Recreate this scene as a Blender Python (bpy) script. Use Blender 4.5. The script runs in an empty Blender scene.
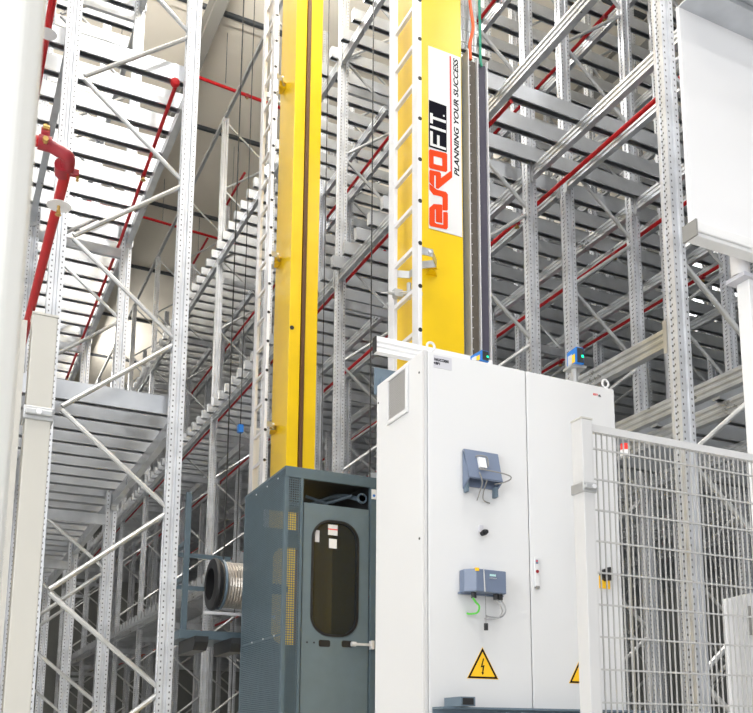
import bpy, bmesh, math, random
from mathutils import Vector, Matrix
random.seed(7)
PI = math.pi
sc = bpy.context.scene
COL = sc.collection

# ------------------------------------------------------------------ materials
def newmat(name):
    m = bpy.data.materials.new(name); m.use_nodes = True
    nt = m.node_tree; b = nt.nodes['Principled BSDF']
    return m, nt, b
def flat(name, col, rough=.5, metal=0., noise=0., nscale=8., spec=.5, emit=0.):
    m, nt, b = newmat(name)
    b.inputs['Roughness'].default_value = rough
    b.inputs['Metallic'].default_value = metal
    b.inputs['Specular IOR Level'].default_value = spec
    b.inputs['Base Color'].default_value = (*col, 1)
    if emit:
        b.inputs['Emission Color'].default_value = (*col, 1); b.inputs['Emission Strength'].default_value = emit
    if noise:
        tc = nt.nodes.new('ShaderNodeTexCoord'); nz = nt.nodes.new('ShaderNodeTexNoise')
        nz.inputs['Scale'].default_value = nscale; nz.inputs['Detail'].default_value = 3
        nt.links.new(tc.outputs['Object'], nz.inputs['Vector'])
        mr = nt.nodes.new('ShaderNodeMapRange')
        mr.inputs['From Min'].default_value = .3; mr.inputs['From Max'].default_value = .7
        mr.inputs['To Min'].default_value = 1 - noise; mr.inputs['To Max'].default_value = 1 + noise
        nt.links.new(nz.outputs['Fac'], mr.inputs['Value'])
        vm = nt.nodes.new('ShaderNodeVectorMath'); vm.operation = 'SCALE'
        vm.inputs[0].default_value = col
        nt.links.new(mr.outputs['Result'], vm.inputs['Scale'])
        nt.links.new(vm.outputs['Vector'], b.inputs['Base Color'])
    return m
def math_node(nt, op, a, b=None):
    n = nt.nodes.new('ShaderNodeMath'); n.operation = op
    for i, v in enumerate((a, b)):
        if v is None: continue
        if isinstance(v, (int, float)): n.inputs[i].default_value = v
        else: nt.links.new(v, n.inputs[i])
    return n.outputs[0]
def galv(name, col, rough=.38, metal=.75, holes=False, nscale=6.):
    """galvanised steel with a faint spangle; optionally the punched slots of a rack post"""
    m, nt, b = newmat(name)
    b.inputs['Metallic'].default_value = metal
    tc = nt.nodes.new('ShaderNodeTexCoord')
    nz = nt.nodes.new('ShaderNodeTexNoise'); nz.inputs['Scale'].default_value = nscale; nz.inputs['Detail'].default_value = 4
    nt.links.new(tc.outputs['Object'], nz.inputs['Vector'])
    cr = nt.nodes.new('ShaderNodeValToRGB')
    cr.color_ramp.elements[0].position = .3; cr.color_ramp.elements[1].position = .7
    cr.color_ramp.elements[0].color = (*[c*.86 for c in col], 1); cr.color_ramp.elements[1].color = (*[min(1, c*1.1) for c in col], 1)
    nt.links.new(nz.outputs['Fac'], cr.inputs['Fac'])
    mr = nt.nodes.new('ShaderNodeMapRange'); mr.inputs['To Min'].default_value = rough-.1; mr.inputs['To Max'].default_value = rough+.14
    nt.links.new(nz.outputs['Fac'], mr.inputs['Value']); nt.links.new(mr.outputs['Result'], b.inputs['Roughness'])
    if not holes:
        nt.links.new(cr.outputs['Color'], b.inputs['Base Color']); return m
    sp = nt.nodes.new('ShaderNodeSeparateXYZ'); nt.links.new(tc.outputs['Object'], sp.inputs[0])
    X, Y, Z = sp.outputs
    fz = math_node(nt, 'ABSOLUTE', math_node(nt, 'SUBTRACT', math_node(nt, 'FRACT', math_node(nt, 'MULTIPLY', Z, 20.)), .5))
    hz = math_node(nt, 'LESS_THAN', fz, .15)
    hx = math_node(nt, 'LESS_THAN', math_node(nt, 'ABSOLUTE', math_node(nt, 'SUBTRACT', math_node(nt, 'ABSOLUTE', X), .040)), .0055)
    hy = math_node(nt, 'LESS_THAN', math_node(nt, 'ABSOLUTE', math_node(nt, 'SUBTRACT', math_node(nt, 'ABSOLUTE', Y), .012)), .0055)
    h = math_node(nt, 'MULTIPLY', hz, math_node(nt, 'MAXIMUM', hx, hy))
    mx = nt.nodes.new('ShaderNodeMix'); mx.data_type = 'RGBA'
    nt.links.new(h, mx.inputs[0]); nt.links.new(cr.outputs['Color'], mx.inputs[6]); mx.inputs[7].default_value = (.12, .12, .13, 1)
    nt.links.new(mx.outputs[2], b.inputs['Base Color'])
    return m
G_POST = galv('galvanized_punched_post', (.60, .62, .66), .42, .5, holes=True)
G_BEAM = galv('galvanized_beam', (.56, .58, .61), .30, .72)
G_SLAT = galv('galvanized_deck', (.50, .52, .55), .34, .8, nscale=3.)
G_TUBE = galv('galvanized_tube', (.52, .53, .54), .36, .7)
M_YEL = flat('yellow_paint', (.84, .56, .002), .3, noise=.05, nscale=2.)
M_WHITE = flat('white_cabinet_paint', (.68, .685, .70), .45)
M_CREAM = flat('cream_grey_paint', (.54, .525, .485), .45)
M_FENCE = flat('pale_fence_paint', (.60, .60, .61), .4)
M_WIRE = flat('pale_mesh_wire', (.46, .46, .46), .42)
M_ALU = flat('brushed_aluminium', (.80, .80, .83), .40, .35, noise=.05, nscale=5)
M_RED = flat('red_pipe_paint', (.42, .008, .012), .42, spec=.3)
M_DRED = flat('dark_red_coupling', (.27, .012, .022), .38)
M_BRASS = flat('brass', (.55, .36, .12), .35, .8)
M_CAB = flat('slate_grey_paint', (.085, .125, .155), .42, noise=.06)
M_CABL = flat('slate_grey_door_paint', (.12, .165, .195), .4, noise=.05)
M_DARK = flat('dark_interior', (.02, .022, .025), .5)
M_BLK = flat('black_plastic', (.012, .012, .014), .45)
M_DEV = flat('device_blue_grey', (.15, .19, .28), .4)
M_BLUE = flat('sensor_blue', (.01, .16, .55), .35)
M_SIGNY = flat('warning_yellow', (.95, .55, .01), .45)
M_ORG = flat('logo_orange', (.80, .065, .012), .7, spec=.15)
M_RLINE = flat('logo_red', (.75, .05, .05), .45)
M_INK = flat('logo_black', (.008, .008, .014), .8, spec=.08)
M_SIGNW = flat('sign_white', (.76, .76, .77), .4)
M_LABEL = flat('label_grey', (.55, .55, .60), .5)
M_CABLEG = flat('green_cable', (.10, .55, .05), .45)
M_CABLET = flat('teal_cable', (.02, .28, .18), .45)
M_CABLEO = flat('orange_cable', (.85, .12, .02), .45)
M_CABLEW = flat('grey_cable', (.35, .35, .36), .45)
M_YG = flat('yellow_green_wire', (.55, .70, .03), .45)
M_GUIDE = flat('taupe_profile', (.10, .085, .07), .5, .2, noise=.12, nscale=20)
M_GUIDE2 = flat('violet_grey_profile', (.07, .065, .095), .5, .2)
M_RUST = flat('rail_brown', (.12, .055, .02), .5, .2)
M_COPPER = flat('wound_wire', (.46, .42, .38), .35, .7)
M_VENT = flat('vent_mesh_grey', (.24, .235, .225), .6)
M_GRILLE = flat('grille_grey', (.42, .41, .40), .55)
M_CHAN = flat('blue_grey_channel', (.13, .18, .23), .45)
M_ROPE = flat('dark_rope', (.02, .02, .02), .6)
M_GREEN = flat('green_lamp', (.0, .9, .35), .4, emit=2.)
M_PANEL = flat('white_curtain', (.74, .74, .76), .55)
M_ROOF = flat('cream_roof_sheet', (.80, .74, .63), .55, noise=.04, nscale=.6)
M_JOINT = flat('roof_joint', (.05, .055, .06), .5)
M_PURL = flat('roof_beam_grey', (.27, .26, .23), .5)
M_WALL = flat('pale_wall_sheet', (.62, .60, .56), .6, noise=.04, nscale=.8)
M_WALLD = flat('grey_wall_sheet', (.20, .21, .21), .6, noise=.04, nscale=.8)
M_FLOOR = flat('pale_concrete', (.52, .52, .51), .5, noise=.1, nscale=.7)
M_WIN = flat('lit_window', (.95, .98, 1.), .3, emit=3.)
M_LAMP = flat('added_lamp_diffuser', (1., .98, .95), .3, emit=6.)  # glow of the added bay lamps
M_CASING = flat('white_casing', (.84, .84, .82), .3)
def glassmat():
    m, nt, b = newmat('tinted_glass')
    b.inputs['Base Color'].default_value = (.02, .025, .028, 1); b.inputs['Roughness'].default_value = .04
    b.inputs['Alpha'].default_value = .9
    b.inputs['Specular IOR Level'].default_value = .5
    return m
M_GLASS = glassmat()

# ------------------------------------------------------------------ mesh builder
class MB:
    def __init__(s): s.v = []; s.f = []; s.mi = []; s.mats = []
    def _m(s, mat):
        if mat not in s.mats: s.mats.append(mat)
        return s.mats.index(mat)
    def poly(s, vs, fs, mat=None):
        o = len(s.v); s.v += [tuple(v) for v in vs]
        i = s._m(mat) if mat else 0
        for f in fs: s.f.append(tuple(o+k for k in f)); s.mi.append(i)
        return s
    def box(s, x0, x1, y0, y1, z0, z1, mat=None):
        return s.poly([(x0,y0,z0),(x1,y0,z0),(x1,y1,z0),(x0,y1,z0),(x0,y0,z1),(x1,y0,z1),(x1,y1,z1),(x0,y1,z1)],
            [(0,3,2,1),(4,5,6,7),(0,1,5,4),(1,2,6,5),(2,3,7,6),(3,0,4,7)], mat)
    def prism(s, pts, axis, a, b, mat=None):
        """extrude a 2-D outline along an axis: axis 'x': pts=(y,z); 'y': pts=(x,z); 'z': pts=(x,y)"""
        n = len(pts)
        def P(p, t): return {'x': (t, p[0], p[1]), 'y': (p[0], t, p[1]), 'z': (p[0], p[1], t)}[axis]
        vs = [P(p, a) for p in pts] + [P(p, b) for p in pts]
        fs = [(i, (i+1) % n, n+(i+1) % n, n+i) for i in range(n)] + [tuple(range(n-1, -1, -1)), tuple(range(n, 2*n))]
        return s.poly(vs, fs, mat)
    def tube(s, p0, p1, r, n=8, mat=None, r1=None, cap=True):
        p0 = Vector(p0); p1 = Vector(p1); d = (p1-p0).normalized()
        a = Vector((0,0,1)) if abs(d.z) < .9 else Vector((1,0,0))
        u = d.cross(a).normalized(); w = d.cross(u); r1 = r if r1 is None else r1
        vs = [p0+(u*math.cos(2*PI*i/n)+w*math.sin(2*PI*i/n))*r for i in range(n)] + \
             [p1+(u*math.cos(2*PI*i/n)+w*math.sin(2*PI*i/n))*r1 for i in range(n)]
        fs = [(i, (i+1) % n, n+(i+1) % n, n+i) for i in range(n)]
        if cap: fs += [tuple(range(n-1, -1, -1)), tuple(range(n, 2*n))]
        return s.poly(vs, fs, mat)
    def path(s, pts, r, n=8, mat=None):
        pts = [Vector(p) for p in pts]; rings = []
        if len(pts) > 3:      # round off the bends
            q = [pts[0]]
            for i in range(len(pts)-1):
                p0, p1, p2, p3 = pts[max(i-1, 0)], pts[i], pts[i+1], pts[min(i+2, len(pts)-1)]
                for t in (.25, .5, .75, 1.):
                    q.append(.5*((2*p1)+(p2-p0)*t+(2*p0-5*p1+4*p2-p3)*t*t+(3*p1-p0-3*p2+p3)*t**3))
            pts = q
        up = Vector((.13, .27, .95)).normalized()
        for i, p in enumerate(pts):
            d = (pts[min(i+1, len(pts)-1)]-pts[max(i-1, 0)]).normalized()
            u = d.cross(up).normalized(); w = d.cross(u)
            rings += [p+(u*math.cos(2*PI*k/n)+w*math.sin(2*PI*k/n))*r for k in range(n)]
        fs = []
        for i in range(len(pts)-1):
            for k in range(n): fs.append((i*n+k, i*n+(k+1) % n, (i+1)*n+(k+1) % n, (i+1)*n+k))
        fs += [tuple(range(n-1, -1, -1)), tuple(range((len(pts)-1)*n, len(pts)*n))]
        return s.poly(rings, fs, mat)
    def lathe(s, prof, axis, c, n=24, mat=None):
        """prof: (radius, t) along axis through c; closed at both ends"""
        vs = []
        for r, t in prof:
            for k in range(n):
                a = 2*PI*k/n; q = (r*math.cos(a), r*math.sin(a))
                if axis == 'x': vs.append((c[0]+t, c[1]+q[0], c[2]+q[1]))
                elif axis == 'y': vs.append((c[0]+q[0], c[1]+t, c[2]+q[1]))
                else: vs.append((c[0]+q[0], c[1]+q[1], c[2]+t))
        fs = []
        for i in range(len(prof)-1):
            for k in range(n): fs.append((i*n+k, i*n+(k+1) % n, (i+1)*n+(k+1) % n, (i+1)*n+k))
        fs += [tuple(range(n-1, -1, -1)), tuple(range((len(prof)-1)*n, len(prof)*n))]
        return s.poly(vs, fs, mat)
    def mesh(s, name, mat, smooth=False):
        me = bpy.data.meshes.new(name); me.from_pydata(s.v, [], s.f)
        for m in (s.mats or [mat]): me.materials.append(m)
        for p, i in zip(me.polygons, s.mi): p.material_index = i
        bm = bmesh.new(); bm.from_mesh(me); bmesh.ops.recalc_face_normals(bm, faces=bm.faces)
        if smooth:
            for e in bm.edges:
                e.smooth = len(e.link_faces) == 2 and e.calc_face_angle(0) < .6
            for f in bm.faces: f.smooth = True
        bm.to_mesh(me); bm.free(); me.update()
        return me
    def obj(s, name, mat=None, parent=None, bevel=0., smooth=False, loc=None):
        """build as an object; the vertices are in the parent's frame (or world), loc moves the origin there"""
        if loc is not None:
            s.v = [(v[0]-loc[0], v[1]-loc[1], v[2]-loc[2]) for v in s.v]
        me = s.mesh(name, mat, smooth)
        o = bpy.data.objects.new(name, me); COL.objects.link(o)
        if loc is not None: o.location = loc
        if parent is not None: o.parent = parent
        if bevel:
            b = o.modifiers.new('bevel', 'BEVEL'); b.width = bevel; b.segments = 2; b.limit_method = 'ANGLE'
        return o
def tag(o, label=None, cat=None, group=None, kind=None):
    if label: o['label'] = label
    if cat: o['category'] = cat
    if group: o['group'] = group
    if kind: o['kind'] = kind
    return o
def thing(name, label, cat, loc=(0,0,0), group=None):
    o = bpy.data.objects.new(name, None); COL.objects.link(o); o.location = loc; o.empty_display_size = .1
    return tag(o, label, cat, group)
def inst(name, me, parent=None, loc=(0,0,0), rot=None, scale=None):
    o = bpy.data.objects.new(name, me); COL.objects.link(o); o.location = loc
    if rot: o.rotation_euler = rot
    if scale: o.scale = scale
    if parent is not None: o.parent = parent
    return o
_textcache = {}
def text_obj(txt, name, size, mat, parent, loc, rot=(PI/2, 0, 0), extr=.0006, align='CENTER', shear=0., width=None, label=None, bold=0.):
    cu = bpy.data.curves.new(name, 'FONT'); cu.body = txt; cu.size = size; cu.extrude = extr
    cu.align_x = align; cu.align_y = 'CENTER'; cu.shear = shear; cu.offset = bold; cu.resolution_u = 3
    t = bpy.data.objects.new(name+'_curve', cu); COL.objects.link(t)
    bpy.context.view_layer.update()
    me = bpy.data.meshes.new_from_object(t.evaluated_get(bpy.context.evaluated_depsgraph_get()))
    bpy.data.objects.remove(t); bpy.data.curves.remove(cu)
    me.name = name; me.materials.clear(); me.materials.append(mat)
    if width:
        xs = [v.co.x for v in me.vertices]; k = width/(max(xs)-min(xs))
        for v in me.vertices: v.co.x *= k
    o = bpy.data.objects.new(name, me); COL.objects.link(o); o.location = loc; o.rotation_euler = rot; o.parent = parent
    if label: o['label'] = label
    return o

# ------------------------------------------------------------------ the hall
def struct(o): o['kind'] = 'structure'; return o
X0, X1, Y0, Y1, ZC = -10., 16., -9., 52., 16.2
struct(MB().box(X0, X1, Y0, Y1, -.2, 0).obj('floor', M_FLOOR))
struct(MB().box(X0, X1, Y0, Y1, ZC, ZC+.2).obj('ceiling', M_ROOF))
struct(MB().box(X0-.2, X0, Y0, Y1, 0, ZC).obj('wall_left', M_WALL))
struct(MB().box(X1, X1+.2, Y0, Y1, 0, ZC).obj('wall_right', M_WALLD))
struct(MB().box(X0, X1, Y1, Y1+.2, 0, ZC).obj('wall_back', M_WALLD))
k = 0
for y in [1.55+3.78*i for i in range(-2, 13)]:      # dark joints with a pale purlin, across the roof
    m = MB().box(X0, X1, y, y+.08, ZC-.08, ZC, M_JOINT).box(X0, X1, y+.08, y+.30, ZC-.05, ZC, M_ROOF)
    k += 1; struct(m.obj('trim_%d' % k))
for x in (-4., 4.0, 12.):
    m = MB().box(x-.11, x+.11, Y0, Y1, ZC-.60, ZC-.57).box(x-.11, x+.11, Y0, Y1, ZC-.14, ZC-.11).box(x-.012, x+.012, Y0, Y1, ZC-.57, ZC-.14)
    k += 1; struct(m.obj('trim_%d' % k, M_PURL))
def window(n, y0, y1, z0, z1):
    w = struct(MB().box(X1-.03, X1-.01, y0, y1, z0, z1).obj('window_%d' % n, M_WIN))
    f = MB()
    for yy in [y0+(y1-y0)*i/6 for i in range(7)]: f.box(X1-.07, X1-.03, yy-.04, yy+.04, z0, z1)
    f.box(X1-.07, X1-.03, y0, y1, z0-.06, z0+.02); f.box(X1-.07, X1-.03, y0, y1, z1-.02, z1+.06)
    f.obj('window_frame', M_ALU, w)
window(1, 14.4, 17.0, 11.5, 13.8)

w2 = struct(MB().box(X0+.005, X0+.02, -6.6, 1.4, 1.8, 7.8).obj('window_2', M_WIN))  # out-of-view glowing window, added to go with the left fill light
f = MB()
for yy in [-6.6+2*i for i in range(5)]: f.box(X0+.02, X0+.06, yy-.04, yy+.04, 1.75, 7.85)
for zz_ in (1.8, 4.8, 7.8): f.box(X0+.02, X0+.06, -6.6, 1.4, zz_-.04, zz_+.04)
f.obj('window_frame', M_ALU, w2)

# ------------------------------------------------------------------ racks
def post_mesh(h):
    a, b = .06, .05
    pts = [(-a, -b), (-.018, -b), (-.010, -b+.018), (.010, -b+.018), (.018, -b), (a, -b),
           (a, -.004), (a-.012, .002), (a-.012, .014), (a, .02), (a, b), (a-.02, b), (a-.02, b-.02), (-a+.02, b-.02), (-a+.02, b), (-a, b),
           (-a, .02), (-a+.012, .014), (-a+.012, .002), (-a, -.004)]
    return MB().prism(pts, 'z', 0, h).mesh('upright', G_POST)
HP = 14.3
ME_POST = post_mesh(HP)
ME_FOOT = MB().box(-.09, .09, -.08, .08, 0, .012).mesh('foot_plate', G_TUBE)
W = 1.06      # frame depth
A, B = .06, W-.06
WL = 1.17
def brace_mesh(up, w):
    xa, xb = .12, W-.12
    return MB().tube((xa-.05, 0, 0), (xb+.05, 0, .745 if up else -.745), .021, 8).tube((xa-.02,-.03,0),(xa-.02,.03,0),.012,6).mesh('brace', G_TUBE, smooth=True)
ME_UP = brace_mesh(True, W); ME_DN = brace_mesh(False, W)
ME_UPL = brace_mesh(True, WL); ME_DNL = brace_mesh(False, WL)
ME_TIE = MB().box(.12, W-.12, -.025, .025, -.06, .06).mesh('cross_tie', G_BEAM)
ME_TIEL = MB().box(.12, WL-.12, -.025, .025, -.06, .06).mesh('cross_tie', G_BEAM)
def frame(x, y, mirror, label, group, ties, nb_from=2):
    """ladder frame of two punched posts; x = aisle-side outer face, mirror=-1 when the rack lies to the left of x"""
    t = thing('rack_upright_frame', label, 'rack frame', (x, y, 0), group)
    w = W if mirror > 0 else WL
    for px in (.06, w-.06):
        inst('upright', ME_POST, t, (mirror*px, 0, 0))
    z = .516
    while z < HP-.9:
        if mirror > 0:
            inst('brace', ME_UP, t, (0, 0, z)); b = inst('brace', ME_DN, t, (0, 0, z+1.52))
        else:
            inst('brace', ME_UPL, t, (0, 0, z), (0, 0, PI)); inst('brace', ME_DNL, t, (0, 0, z+1.52), (0, 0, PI))
        z += 1.524
    for zt in ties: inst('cross_tie', ME_TIE if mirror > 0 else ME_TIEL, t, (0 if mirror > 0 else -w, 0, zt))
    return t
LEV_R = [4.54, 7.90, 11.20]
LEV_L = [4.46, 7.74, 11.0]
PY, P0 = 3.15, 4.76
ordw = ['nearest', 'second', 'third', 'fourth', 'fifth', 'sixth', 'seventh', 'eighth', 'ninth', 'tenth', 'eleventh', 'twelfth', 'thirteenth']
ROWS_R = [(4.5, 12), (5.95, 10), (7.4, 8), (8.85, 6), (10.3, 5), (11.75, 4)]
rown = ['front row', 'second row', 'third row', 'fourth row', 'fifth row', 'sixth row']
for r, (x, n) in enumerate(ROWS_R):
    for k in range(n):
        if r == 0:
            lab = 'galvanized rack frame of the right-hand rack, %s along the aisle, %s' % (ordw[k], 'behind the wire fence' if k == 0 else 'facing the masts')
        else:
            lab = 'galvanized punched rack frame in the %s of the right-hand rack, %s from the front' % (rown[r], ordw[k])
        frame(x, P0+PY*k, 1, lab, 'upright frames of the right-hand rack', [7.46, 10.72, 4.15] if k >= 2 else [])
ROWS_L = [(1.80, 12), (.30, 8)]
for r, (x, n) in enumerate(ROWS_L):
    for k in range(1, n):
        if r == 0: lab = 'galvanized rack frame of the left-hand rack, %s along the aisle' % ordw[k-1]
        else: lab = 'galvanized punched rack frame in the back row of the left-hand rack, %s from the front' % ordw[k-1]
        frame(x, P0+PY*k, -1, lab, 'upright frames of the left-hand rack', [7.46, 10.72, 4.15] if k >= 2 else [])

# beams along the aisle: ribbed section, one per bay and level
def beam_mesh(L):
    h = .145
    pts = [(-.03, -h), (.035, -h), (.035, -h+.012), (.022, -h+.02), (.022, 0), (-.022, 0), (-.03, -.008), (-.03, -.035), (-.020, -.045), (-.020, -.06),
           (-.03, -.07), (-.03, -.09), (-.020, -.10), (-.020, -.112), (-.03, -.12)]
    return MB().prism(pts, 'y', .055, L-.055).mesh('shelf_beam', G_BEAM)
ME_BEAM = beam_mesh(PY); 
ME_PLATE = MB().box(-.042, -.032, .05, .09, -.2, .05).box(-.042, .03, .05, .056, -.2, .05).mesh('end_plate', G_TUBE)
def beam(x, y, z, flip, label, group, plates):
    t = inst('shelf_beam', ME_BEAM, None, (x, y, z), (0, 0, 0))
    if flip: t.rotation_euler = (0, 0, PI); t.location = (x, y+PY, z)
    tag(t, label, 'rack beam', group, 'thing')
    if plates:
        inst('end_plate', ME_PLATE, t, (0, 0, 0)); inst('end_plate', ME_PLATE, t, (0, PY, 0), (0, 0, 0), (1, -1, 1))
levn = ['lowest', 'middle', 'top']
for r, (x, n) in enumerate(ROWS_R[:4]):
    for side in (0, 1):
        xx = x+.035 if side == 0 else x+W-.035
        for li, z in enumerate(LEV_R):
            for k in range(-1 if (r > 0 or side == 1) else 0, n-1):
                lab = 'ribbed galvanized beam, %s edge of the %s deck, %s, right-hand rack' % ('aisle' if side == 0 else 'rear', levn[li], rown[r])
                beam(xx, P0+PY*k, z, False, lab, 'beams, %s edge, %s deck, right rack %s' % ('aisle' if side == 0 else 'rear', levn[li], rown[r]), k <= 2 and r < 2)
for r, (x, n) in enumerate(ROWS_L):
    for side in (0, 1):
        xx = x-.035 if side == 0 else x-WL+.035
        for li, z in enumerate(LEV_L):
            for k in range(1, n-1):
                rr = ['front row', 'back row'][r]
                lab = 'ribbed galvanized beam, %s edge of the %s deck, %s, left-hand rack' % ('aisle' if side == 0 else 'rear', levn[li], rr)
                beam(xx, P0+PY*k, z, True, lab, 'beams, %s edge, %s deck, left rack %s' % ('aisle' if side == 0 else 'rear', levn[li], rr), k <= 2)
# top ties of the right rack
ME_TOP = MB().box(-.03, .03, 0, PY-.005, -.04, .04).mesh('top_tie', G_TUBE)
for k in range(0, 11):
    tag(inst('top_tie', ME_TOP, None, (4.56, P0+PY*k, 14.345)), 'slim tube tying the post tops of the right-hand rack under the roof', 'tie bar', 'top ties of the right-hand rack')

# deck rails across the rack: folded channel, lips turned in
def slat(x0, x1):
    # folded channel standing on its open side, with narrow lips
    w, h, t = .044, .165, .004
    pts = [(-w, 0), (-w, h), (w, h), (w, 0), (w-.016, 0), (w-.016, t), (w-t, t), (w-t, h-t), (-w+t, h-t), (-w+t, t), (-w+.016, t), (-w+.016, 0)]
    return MB().prism(pts, 'x', x0, x1).box(x0-.003, x0, -w, w, 0, h).box(x1, x1+.003, -w, w, 0, h).mesh('deck_rail', G_SLAT)
ME_SR = slat(4.40, 12.9); ME_SL = slat(-.86, 1.79)
PIT = PY/8
far = MB()
for side, levs, me, ystart, nind in (('right', LEV_R, ME_SR, P0-.9, 46), ('left', LEV_L, ME_SL, 7.9, 48)):
    for li, z in enumerate(levs):
        j = 0; y = ystart+.2
        if side == 'right' and li == 0: y = P0+.2+PIT*9
        if side == 'right' and li == 1: y = 7.03
        while y < 38:
            if j < nind:
                tag(inst('deck_rail', me, None, (0, y, z+.001)), 'folded galvanized cross rail of the %s deck in the %s-hand rack' % (levn[li], side), 'deck rail', 'cross rails, %s deck, %s rack' % (levn[li], side))
            else:
                far.prism([(y-.044, z+.001), (y-.044, z+.166), (y+.044, z+.166), (y+.044, z+.001), (y+.04, z+.001), (y+.04, z+.162), (y-.04, z+.162), (y-.04, z+.001)], 'x', 4.40 if side == 'right' else -.86, 12.9 if side == 'right' else 1.79)
            y += PIT; j += 1
ME_SS = slat(5.90, 12.9)
for j in range(17):
    tag(inst('deck_rail', ME_SS, None, (0, 8.51-PIT*(j+1), LEV_R[0]+.001)), 'shorter folded galvanized cross rail of the lowest deck, right-hand rack, starting behind the front row', 'deck rail', 'shorter cross rails, lowest deck, right rack')
tag(far.obj('distant_deck_rails', G_SLAT), 'farthest cross rails of both racks, too many and too small to count', 'deck rails', kind='stuff')

# ------------------------------------------------------------------ sprinkler pipes
def pipe(name, pts, r, label, group=None, heads=(), mat=M_RED):
    t = MB().path(pts, r, 10).obj(name, mat, smooth=True)
    tag(t, label, 'pipe', group)
    for h in heads:
        MB().tube((h[0], h[1], h[2]), (h[0], h[1], h[2]-.05), .012, 8).tube((h[0], h[1], h[2]-.05), (h[0], h[1], h[2]-.056), .03, 10).obj('sprinkler_head', M_BRASS, t)
        MB().tube((h[0], h[1]-.03, h[2]), (h[0], h[1]+.03, h[2]), r*1.3, 10).obj('coupling', M_DRED, t)
    return t
pl = pipe('sprinkler_pipe', [(4.64, 6.95, 7.80), (4.64, 33, 7.80)], .021, 'red sprinkler pipe under the aisle edge of the middle deck, right-hand rack', heads=[(4.64, 8.3+3.15*i, 7.79) for i in range(7)])
for x, z, y0, nm in ((5.755, 7.66, 3.2, 'first gap of the right-hand rack below the middle deck'), (5.755, 4.28, 8.2, 'first gap of the right-hand rack below the lowest deck'),
                 (5.755, 10.95, 3.2, 'first gap of the right-hand rack below the top deck'), (7.2, 10.98, 3.2, 'second gap of the right-hand rack below the top deck'),
                 (7.2, 7.62, 3.2, 'second gap of the right-hand rack below the middle deck'), (8.65, 7.66, 3.2, 'third gap of the right-hand rack below the middle deck')):
    pipe('sprinkler_pipe', [(x, y0, z), (x, 33, z)], .024, 'red sprinkler pipe in the '+nm, heads=[(x, y0+2.2+3.15*i, z-.02) for i in range(7)])
lp = pipe('sprinkler_pipe', [(1.61, 7.98, 7.60), (1.66, 11, 7.60), (1.70, 26, 7.60)], .018, 'thin red sprinkler pipe under the middle deck of the left-hand rack', heads=[(1.63, 9.5, 7.59), (1.66, 12.6, 7.59), (1.67, 15.8, 7.59)])
MB().lathe([(.012, -.04), (.036, -.03), (.045, 0), (.036, .03), (.012, .04)], 'y', (1.60, 7.94, 7.62), 12).obj('end_cap', M_RED, lp, smooth=True)
for y, nm in ((17.15, 'nearer'), (22.95, 'farther')):
    t = pipe('roof_pipe', [(2.0 if y < 20 else 2.2, y, 15.0), (6.6, y+.35, 15.0)], .035, 'red sprinkler pipe hung across under the roof, the %s of two' % nm, heads=[(3.5, y+.11, 14.98), (5.0, y+.22, 14.98)])
    for x in (2.4, 4.5, 6.3): MB().tube((x, y+.1, 15.03), (x, y+.1, ZC), .006, 6).obj('hanger_rod', M_JOINT, t)
for y in (19.9, 23.2):
    t = pipe('roof_pipe', [(5.73, y, 14.9), (5.73, y+1.9, 14.9)], .03, 'short red pipe running lengthwise under the roof, the %s one' % ('nearer' if y < 20 else 'farther'))
    MB().tube((5.73, y+1, 14.93), (5.73, y+1, ZC), .006, 6).obj('hanger_rod', M_JOINT, t)

# big red pipe on the left with coupling and head shield
t = thing('red_feed_pipe', 'thick red pipe with bolted coupling and round shield at the left fence posts', 'pipe', (.4, 4.5, 4.4))
def rel(m, name, mat, par, **k):      # world coordinates -> parent's frame
    o = par.location; m.v = [(v[0]-o[0], v[1]-o[1], v[2]-o[2]) for v in m.v]
    return m.obj(name, mat, par, **k)
rel(MB().path([(.415, 4.53, 4.42), (.415, 6.0, 4.42), (.415, 9.5, 4.42)], .026, 12), 'pipe', M_RED, t, smooth=True)
rel(MB().path([(-.9, 4.5, 4.47), (.30, 4.5, 4.47)], .028, 12), 'branch_pipe', M_RED, t, smooth=True)
c = MB().tube((.27, 4.5, 4.47), (.33, 4.5, 4.47), .037, 14).path([(.31, 4.5, 4.47), (.365, 4.5, 4.45), (.41, 4.5, 4.43), (.418, 4.58, 4.42)], .032, 12)
c.tube((.39, 4.56, 4.42), (.40, 4.64, 4.42), .036, 14).box(.28, .32, 4.485, 4.515, 4.50, 4.545).box(.42, .475, 4.585, 4.615, 4.40, 4.43)
rel(c, 'coupling', M_DRED, t, smooth=True)
b = MB().tube((.285, 4.46, 4.53), (.315, 4.46, 4.53), .012, 6).tube((.30, 4.44, 4.46), (.30, 4.47, 4.46), .014, 6).tube((.47, 4.6, 4.375), (.47, 4.6, 4.41), .008, 6).tube((.3,4.5,4.54),(.3,4.5,4.57),.010,6)
rel(b, 'bolt', M_BRASS, t)
rel(MB().lathe([(.062, 0), (.060, .004), (.02, .012), (.012, .03)], 'z', (.415, 4.86, 4.365), 20), 'round_shield', M_ALU, t, smooth=True)
rel(MB().tube((.415, 4.86, 4.365), (.415, 4.86, 4.335), .008, 8).box(.405, .425, 4.855, 4.865, 4.315, 4.34).tube((.415, 4.86, 4.318), (.415, 4.86, 4.314), .016, 10), 'sprinkler_head', M_BRASS, t)
t = thing('red_feed_pipe', 'red pipe with round shield high at the top left behind the post', 'pipe', (.47, 7.3, 7.4))
rel(MB().path([(.455, 6.2, 7.4), (.455, 9.5, 7.4)], .03, 10), 'pipe', M_RED, t, smooth=True)
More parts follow.
